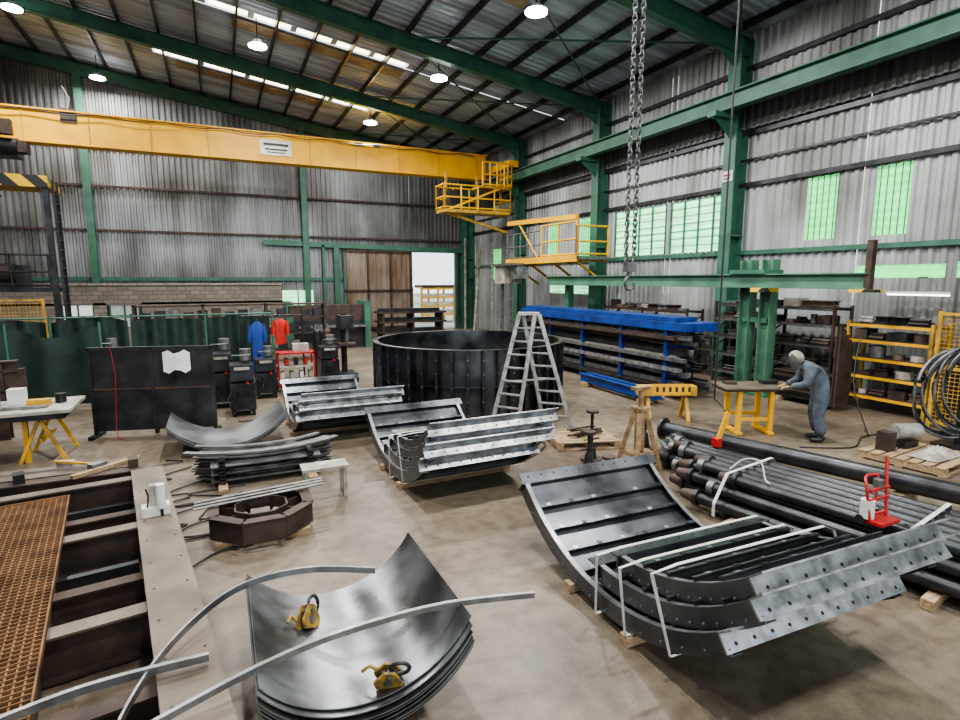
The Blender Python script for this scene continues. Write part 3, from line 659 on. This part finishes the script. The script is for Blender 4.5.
o=M('rusty_jack_stand');c=V((5.75,6.4,0))
for k in range(4):
    a=pi/4+k*pi/2;o.beam(c+V((.33*math.cos(a),.33*math.sin(a),0)),c+V((.07*math.cos(a),.07*math.sin(a),.95)),.07,.07,TANP)
o.box(c+V((0,0,.25)),(.42,.42,.04),TANP);o.box(c+V((0,0,.95)),(.2,.2,.05),TANP);o.cyl(c+V((0,0,.5)),c+V((0,0,1.25)),.04,TANP,10);o.box(c+V((0,0,1.27)),(.3,.12,.05),TANP)
o.cyl(c+V((0,0,.3)),c+V((0,0,.95)),.08,TANP,10);o.done()
def screwjack(x,y,h=.55):
    o=M('screw_jack');o.cyl((x,y,0),(x,y,.05),.17,RUST,16);o.cyl((x,y,.05),(x,y,.3),.09,BLK2,12,r2=.05);o.cyl((x,y,.3),(x,y,h),.025,BLK2,8);o.cyl((x,y,h),(x,y,h+.04),.1,RUST,12)
    o.cyl((x-.15,y,.36),(x+.15,y,.36),.012,BLK2,6);o.done()
screwjack(4.95,6.6,.6);screwjack(4.85,6.0,.4);screwjack(6.5,7.1,.5);screwjack(5.3,7.0,.8)
def pallet(x,y,w,l,rz=0,m=WOOD):
    o=M('timber_pallet');R=Matrix.Rotation(rz,3,'Z')
    for k in range(7): o.box(V((x,y,.13))+R@V((0,-l/2+l*(k+.5)/7,0)),(w,l/9,.02),m,rz=rz)
    for k in(-1,0,1): o.box(V((x,y,.07))+R@V((k*(w/2-.05),0,0)),(.09,l,.09),m,rz=rz)
    for k in(-1,0,1): o.box(V((x,y,.015))+R@V((0,k*(l/2-.05),0)),(w,.1,.02),m,rz=rz)
    o.done()
pallet(5.75,7.9,1.1,.9,-.3)
pallet(10.1,4.75,1.3,1.2,.1)
random.seed(3)
o=M('steel_offcuts')
for k in range(10): o.beam((5.4+random.uniform(0,.3),7.75+random.uniform(0,.3),.16+.01*k),(6.0+random.uniform(0,.2),7.75+random.uniform(0,.3),.16+.01*k),.04,.02,RUST)
o.done()
o=M('pump_motor')
o.cyl((10.05,5.1,.4),(10.45,4.95,.4),.13,ALU,14);o.box((10.25,5.02,.2),(.4,.2,.1),BLK2);o.box((9.75,5.05,.3),(.2,.2,.3),RUST)
o.done()
o=M('crumpled_rags');nn=18
g=[[V((9.7+.85*i/nn,4.3+.42*j/nn,.155+.10*math.sin(pi*i/nn)*math.sin(pi*j/nn)*(1+.8*math.sin(i*1.7+j)*math.cos(j*1.3)))) for j in range(nn+1)] for i in range(nn+1)]
o.surf(g,DIRTY);o.done()
# long pipes
o=M('large_steel_pipe');o.box((7.2,6.6,.06),(.5,.15,.12),WOOD);o.box((8.0,3.9,.06),(.5,.15,.12),WOOD)
a,b,r=V((7.05,7.25,.27)),V((8.55,2.0,.27)),.13
o.pipe(a,b,r,r-.015,BLK2,24);T=(b-a).normalized();o.cyl(a,a+T*.04,r+.07,BLK2,20);o.done()
o=M('steel_pipe_bundle');T=V((.17,-.985,0));S=V((.985,.17,0))
random.seed(4)
for row in range(3):
    for k in range(8-row):
        st=random.choice((0,.1,.25,.5,-.1));base=V((5.3,4.95,0))+S*(k*.172+row*.086)+T*st-T*(.16*k)
        z=.18+row*.15;a=base+V((0,0,z));b=a+T*(4.3+.16*k)+S*random.uniform(-.03,.03)
        o.pipe(a,b,.07,.056,BLK2,14)
        if (k+row)%2==0: 
            o.cyl(a-T*.18,a,.06,RUST,12,r2=.09);o.cyl(a,a+T*.05,.105,BLK2,16)
        else: o.cyl(a-T*.02,a+T*.06,.09,GALVD,14)
for u in(.7,2.6): 
    q=V((5.95,5.1,.05))+T*u;o.beam(q-S*.9,q+S*.8,.1,.09,WOOD)
o.done()
o=M('bundle_strap')
for u in(.55,2.4,3.0):
    q=V((5.1,5.0,0))+T*u;pts=[q+V((0,0,.1)),q+V((0,0,.26)),q+S*.25+V((0,0,.58)),q+S*1.3+V((0,0,.58)),q+S*1.6+V((0,0,.26)),q+S*1.6+V((0,0,.1))]
    o.bar(pts,.04,.006,STRAP,ups=[V((-1,0,0)),V((-1,0,.5)),V((-.3,0,1)),V((.3,0,1)),V((1,0,.5)),V((1,0,0))])
o.tube(smooth([(5.6,4.6,.58),(5.72,4.5,.72),(5.75,4.3,.74),(5.65,4.15,.6),(5.6,4.05,.58)]),.009,STRAP,6)
o.done()
o=M('channel_offcuts')
for k in range(6):
    x=6.2+k*.12;o.ib((x-.1,6.15+.04*k,.1),(x+.1,6.5+.06*k,.1),.09,.16,BLK2)
    o.ib((x-.1,6.15+.05*k,.27),(x+.12,6.5+.06*k,.27),.09,.14,BLK2 if k%2 else GALVD)
o.done()
o=M('red_hand_trolley');c=V((5.62,3.0,.62))
o.tube(smooth([c+V((-.14,-.1,.0)),c+V((-.14,-.04,.32)),c+V((-.05,.02,.40)),c+V((.1,.0,.40))]),.014,RED,8)
o.tube([c+V((.12,-.1,0)),c+V((.26,.02,.55))],.016,RED,8);o.tube([c+V((-.1,-.1,0)),c+V((.1,.0,.4))],.013,RED,8)
for z in(.05,.2,.3): o.beam(c+V((-.15,-.08,z)),c+V((.15,-.08,z)),.025,.025,RED)
o.box(c+V((0,-.12,.0)),(.3,.18,.03),RED);o.cyl(c+V((-.11,-.05,.02)),c+V((-.11,-.05,.2)),.06,WHITE,12);o.cyl(c+V((.03,-.05,.3)),c+V((.03,-.05,.38)),.045,GALVD,10)
for s in(-.15,.15): o.cyl(c+V((s-.02,-.02,-.0)),c+V((s+.02,-.02,.0)),.045,RUB,12)
o.done()
o=M('yellow_lever_hoist');o.beam((6.28,5.4,.62),(6.42,5.36,1.05),.04,.06,YEL);o.box((6.27,5.4,.62),(.1,.1,.12),RED);o.tube([(6.4,5.4,1.05),(6.44,5.5,1.12),(6.4,5.6,1.2)],.012,BLK2,6)
o.cyl((6.4,5.6,1.2),(6.4,5.6,RZ(6.4)-.7),.013,RUB,6);o.done()
# chain hoist
o=M('chain_hoist')
def link(c,s,rot,r,m):
    pts=[]
    for i in range(12):
        a=2*pi*i/12;u=s*.5*math.cos(a)*.62;w=s*.5*math.sin(a)*1.25
        pts.append(V(c)+V((u*math.cos(rot),u*math.sin(rot),w)))
    o.tube(pts,r,m,5,loop=True)
CX,CYc=4.75,5.6
for dx in(-.05,.05):
    z=3.12;k=0
    while z<RZ(CX)-1.2: link((CX+dx*.9,CYc-dx*.42,z),.085,(k%2)*pi/2+.4,.010,GALVD);z+=.07;k+=1
o.box((CX,CYc,3.06),(.14,.08,.12),GALVD);o.cyl((CX,CYc,3.02),(CX,CYc,2.95),.03,GALVD);o.tube(smooth([(CX,CYc,2.96),(CX-.06,CYc,2.88),(CX-.03,CYc,2.79),(CX+.05,CYc,2.79),(CX+.08,CYc,2.86)]),.02,GALVD,7)
o.box((CX,CYc,RZ(CX)-1.05),(.5,.35,.4),YEL);o.cyl((CX,CYc,RZ(CX)-.85),(CX,CYc,RZ(CX)-.7),.06,BLK2)
o.done()
# welding table
rzv=-yaw
o=M('welding_table');c=V((9.2,7.12,0))
def VP(a,b,z): return c+rt*a+fw*b+V((0,0,z))
o.box(VP(0,0,.9),(1.45,.75,.03),PLATE,rz=rzv);o.box(VP(-.1,.0,.86),(1.2,.6,.05),RUST,rz=rzv)
for a in(-.4,.2):
    for b in(-.25,.25): o.box(VP(a,b,.42),(.08,.08,.84),YEL,rz=rzv)
for b in(-.25,.25): o.box(VP(-.1,b,.3),(.6,.05,.06),YEL,rz=rzv)
o.box(VP(-.4,0,.04),(.1,.7,.05),YEL,rz=rzv);o.box(VP(.2,0,.04),(.1,.7,.05),YEL,rz=rzv)
o.box(VP(.3,.1,.95),(.3,.15,.07),BLK2,rz=rzv);o.box(VP(-.45,.1,.94),(.2,.2,.04),RUST,rz=rzv)
o.done()
def racking(name,x0,x1,y0,y1,zs,seed,fr=YELD,bm=YEL,up_=2.0):
    random.seed(seed);o=M(name);n=max(1,int((y1-y0)/1.5));xm=(x0+x1)/2
    for k in range(n+1):
        y=y0+(y1-y0)*k/n
        for x in(x0,x1): o.box((x,y,up_/2),(.06,.06,up_),fr)
        for z in(.4,1,1.5): o.beam((x0,y,z),(x1,y,z+.3),.03,.03,fr)
    for z in zs:
        for x in(x0,x1): o.box((x,(y0+y1)/2,z),(.05,y1-y0,.06),bm)
        o.box((xm,(y0+y1)/2,z+.04),(x1-x0,y1-y0,.02),RUST)
        y=y0+.12
        while y<y1-.35:
            w=random.uniform(.15,.45);hh=random.uniform(.06,.26);m=random.choice((BLK2,RUST,GALVD,GALV,BLK2,PLATE,DIRTY,RUST));t=random.random();zb=z+.05
            if t<.3: o.box((xm-.1,y+w/2,zb+hh/2),(random.uniform(.3,.5),w,hh),m)
            elif t<.55: 
                for q in range(3): o.cyl((xm-.25+.1*q,y,zb+.04),(xm-.25+.1*q,y+w,zb+.04),.04,m,8)
                o.cyl((xm-.2,y,zb+.11),(xm-.2,y+w,zb+.11),.04,m,8)
            elif t<.8: o.cyl((xm-.15,y+w/2,zb),(xm-.15,y+w/2,zb+hh),w*.4,m,12)
            else: o.ib((xm-.2,y,zb+.08),(xm-.2,y+w,zb+.08),.14,.16,m);o.ib((xm,y,zb+.08),(xm,y+w,zb+.08),.14,.16,m)
            y+=w+random.uniform(.02,.1)
    o.done()
racking('pallet_racking',13.0,13.65,6.1,7.75,(.3,.75,1.15,1.55,1.9),3)
racking('parts_shelving',13.0,13.65,8.1,11.5,(.3,.8,1.3,1.8,2.2),5,RUST,GALVD,2.3)
racking('parts_shelving',13.0,13.65,12.6,16.6,(.3,.9,1.4,1.9),9,RUST,RUST)
o=M('stacked_steel_channels')
for k in range(4):
    for j in range(3): o.ib((12.3+.14*j,7.6,.2+.16*k),(12.3+.14*j,9.0,.2+.16*k),.12,.14,RUST if (k+j)%2 else BLK2)
for y in(7.9,8.8): o.box((12.45,y,.06),(.6,.12,.11),WOOD)
for k in range(5): o.ib((12.2+.1*k,7.45,0.1),(12.3+.1*k,7.5,1.9-.1*k),.1,.1,RUST,up=(0,1,0))
o.done()
o=M('fluorescent_batten');o.box((13.9,6.9,2.62),(.1,1.25,.05),WHITE);o.cyl((13.9,6.3,2.58),(13.9,7.5,2.58),.02,TUBE,8);o.cyl((13.9,6.9,2.64),(13.9,6.9,2.95),.02,GALVD,6);o.box((14.05,6.9,2.95),(.3,.05,.04),GALVD);o.done()
o=M('yellow_mesh_guard');gx=12.7
for y in(4.9,5.85): o.box((gx,y,1.15),(.07,.07,2.3),YELD)
for z in(.1,1.2,2.25): o.box((gx,5.37,z),(.06,1.0,.06),YELD)
for k in range(12): o.cyl((gx,4.95+.08*k,.1),(gx,4.95+.08*k,2.25),.007,YELD,4)
for k in range(27): o.cyl((gx,4.9,.15+.08*k),(gx,5.85,.15+.08*k),.007,YELD,4)
o.done()
o=M('coiled_hoses')
for k in range(12):
    R_=.62+.06*(k%3);c=V((11.35+.04*k,5.0-.03*k,.9));pts=[]
    for i in range(36):
        a=2*pi*i/36;pts.append(c+V((.8*R_*math.cos(a),-.45*R_*math.cos(a)+.02*math.sin(3*a+k),R_*math.sin(a)*1.05+.02*k)))
    o.tube(pts,.024,(GREEND,RUB,GALVD)[k%3],6,loop=True)
o.box((11.6,4.85,.8),(.12,.12,1.6),BLK2);o.box((11.6,4.85,.03),(.6,.6,.05),BLK2);o.cyl((11.4,4.95,1.5),(11.7,4.75,1.5),.05,BLK2,8)
o.done()
o=M('yellow_scaffold_outside')
for x in(12.6,13.8,15,16.2):
    for y in(36,38): o.box((x,y,1.2),(.12,.12,2.4),YEL)
for z in(.5,1.1,1.7,2.3): 
    o.box((14.4,36,z),(3.8,.1,.12),YEL);o.box((14.4,37,z+.15),(3.4,1.6,.2),WHITE if z<2 else RUST)
o.done()
random.seed(11)
o=M('floor_cables')
for s in range(6):
    x,y=-.9+.25*s,9.9-.55*s;P_=[]
    for k in range(9): P_.append((x+random.uniform(-.35,.35)-.08*k,y-.15*k+random.uniform(-.15,.15),.02))
    o.tube(smooth(P_,6),.012,RUB,5)
for P_ in([(11.2,6.2,.02),(10.8,5.9,.02),(10.9,6.3,.9),(11.3,6.5,1.8)],[(9,6.0,.02),(9.8,5.6,.02),(10.6,5.9,.02),(11.2,5.9,.02)],[(3.9,9.0,.02),(4.2,8.4,.02),(4.7,8.6,.02),(5.1,8.1,.02),(4.6,7.6,.02)],[(.6,12.2,.02),(1,11.7,.02),(.9,11.9,.02),(.2,12.1,.02)]): o.tube(smooth(P_,8),.012,RUB,5)
o.done()
o=M('column_sign');o.box((13.68,12,5.9),(.02,.36,.3),WHITE);o.box((13.66,12,5.93),(.01,.26,.05),RED);o.box((13.66,12,5.83),(.01,.22,.03),RUB);o.done()
# ---------------- welder person
W0=V((9.72,6.18,0));g=V((-.75,.66,0)).normalized();sd=V((0,0,1)).cross(g)
def LP_(x,y,z): return W0+g*x+sd*y+V((0,0,z))
per=bpy.data.objects.new('welder',None);COL.objects.link(per)
def skin(name,nodes,edges,m,root,sub=2):
    ks=list(nodes);me=bpy.data.meshes.new(name);me.from_pydata([LP_(*nodes[k][0]) for k in ks],[(ks.index(a),ks.index(b)) for a,b in edges],[])
    me.materials.append(m);ob=bpy.data.objects.new(name,me);COL.objects.link(ob);ob.parent=per
    md=ob.modifiers.new('skin','SKIN');md.use_smooth_shade=True
    for i,k in enumerate(ks):
        r=nodes[k][1];r=(r,r) if not isinstance(r,tuple) else r
        me.skin_vertices[0].data[i].radius=r;me.skin_vertices[0].data[i].use_root=(k==root)
    s=ob.modifiers.new('sub','SUBSURF');s.levels=sub;s.render_levels=sub
nd={'pel':((-.04,0,.94),.19),'wai':((.03,0,1.07),.18),'che':((.13,0,1.22),.21),'upc':((.22,0,1.35),.185),'nek':((.33,0,1.43),.08)}
ed=[('pel','wai'),('wai','che'),('che','upc'),('upc','nek')]
for s,t in((1,'l'),(-1,'r')):
    nd.update({'hip'+t:((-.01,.1*s,.86),.145),'kn'+t:((.05,.13*s,.49),.105),'an'+t:((-.04,.15*s,.12),.095),
     'sh'+t:((.23,.2*s,1.33),.11),'el'+t:((.30,.28*s,1.06),.085),'wr'+t:((.52,.13*s,1.0),.055)})
    ed+=[('pel','hip'+t),('hip'+t,'kn'+t),('kn'+t,'an'+t),('upc','sh'+t),('sh'+t,'el'+t),('el'+t,'wr'+t)]
skin('coveralls',nd,ed,CLOTH,'pel')
for s,t in((1,'left'),(-1,'right')):
    skin('boot_'+t,{'a':((-.04,.15*s,.15),.06),'h':((-.06,.15*s,.055),.05),'m':((.06,.155*s,.05),.048),'t':((.15,.16*s,.045),.042)},[('a','h'),('h','m'),('m','t')],RUB,'a')
    skin('palm_'+t,{'a':((.53,.125*s,.995),.032),'b':((.58,.11*s,.98),(.042,.024)),'c':((.62,.10*s,.97),(.042,.02))},[('a','b'),('b','c')],GLOVE,'a',1)
    for k in range(4):
        y=.10*s+(k-1.5)*.022;l=(.8,1,.95,.75)[k]
        skin('finger_%s_%d'%(t,k+1),{'a':((.61,y,.972),.011),'b':((.61+.035*l,y,.968),.010),'c':((.61+.055*l,y,.948),.009),'d':((.61+.055*l,y,.925),.008)},[('a','b'),('b','c'),('c','d')],GLOVE,'a',1)
    skin('thumb_'+t,{'a':((.565,.11*s-.03*s,.975),.013),'b':((.595,.055*s,.96),.011),'c':((.63,.05*s,.945),.009)},[('a','b'),('b','c')],GLOVE,'a',1)
o=M('head')
hc=LP_(.43,0,1.49)
o.ball((0,0,0),.1,SKIN,sx=1.0,sy=.8,sz=1.18,n=20);o.ball((-.03,0,.03),.105,HAIR,sx=.95,sy=.85,sz=1.05,n=18)
o.add([(.09,-.015,-.01),(.09,.015,-.01),(.125,0,-.03),(.095,0,.03)],[(0,1,2),(0,2,3),(1,3,2)],SKIN)
for s in(-1,1): o.ball((.088,.032*s,.012),.013,WHITE,n=8);o.ball((.098,.032*s,.012),.006,RUB,n=8);o.ball((-.005,.082*s,-.005),.025,SKIN,sx=.7,sy=.4,sz=1.1,n=8)
o.box((.088,0,-.06),(.015,.05,.012),mat('lips',(.4,.15,.12)))
q=o.done(parent=per);q.location=hc;q.rotation_euler=(0,.75,math.atan2(g.y,g.x))
o=M('welding_helmet');gr=[]
for j in range(9):
    row=[]
    for i in range(13):
        a=-1.5+3.0*i/12;z=.14-.30*j/8;r=.135-.25*abs(z+.0)**2*4*(.3 if z>0 else .15);row.append(V((r*math.cos(a)*1.15+.01,r*math.sin(a)*.95,z)))
    gr.append(row)
o.surf(gr,GALVD);o.surf([[p_*.96 for p_ in r_] for r_ in gr],RUB)
o.box((.152,0,.02),(.03,.11,.07),RUB);o.box((.165,0,.02),(.006,.09,.05),mat('lens',(.02,.1,.04),rough=.1))
o.tube([(.0,.125*math.cos(a),.02+.13*math.sin(a)) for a in[pi*i/12 for i in range(13)]],.012,GLOVE,6)
o.ball((-.015,0,.02),.122,DIRTY,sx=.98,sy=.9,sz=1.1,n=16)
q=o.done(parent=per);q.location=hc;q.rotation_euler=(0,.75,math.atan2(g.y,g.x))
# ---------------- world
w=bpy.data.worlds.new('world');SC.world=w;w.use_nodes=True
w.node_tree.nodes['Background'].inputs['Color'].default_value=(.87,.94,1,1);w.node_tree.nodes['Background'].inputs['Strength'].default_value=2.0
try: SC.view_settings.look='AgX - Medium High Contrast'
except Exception: pass
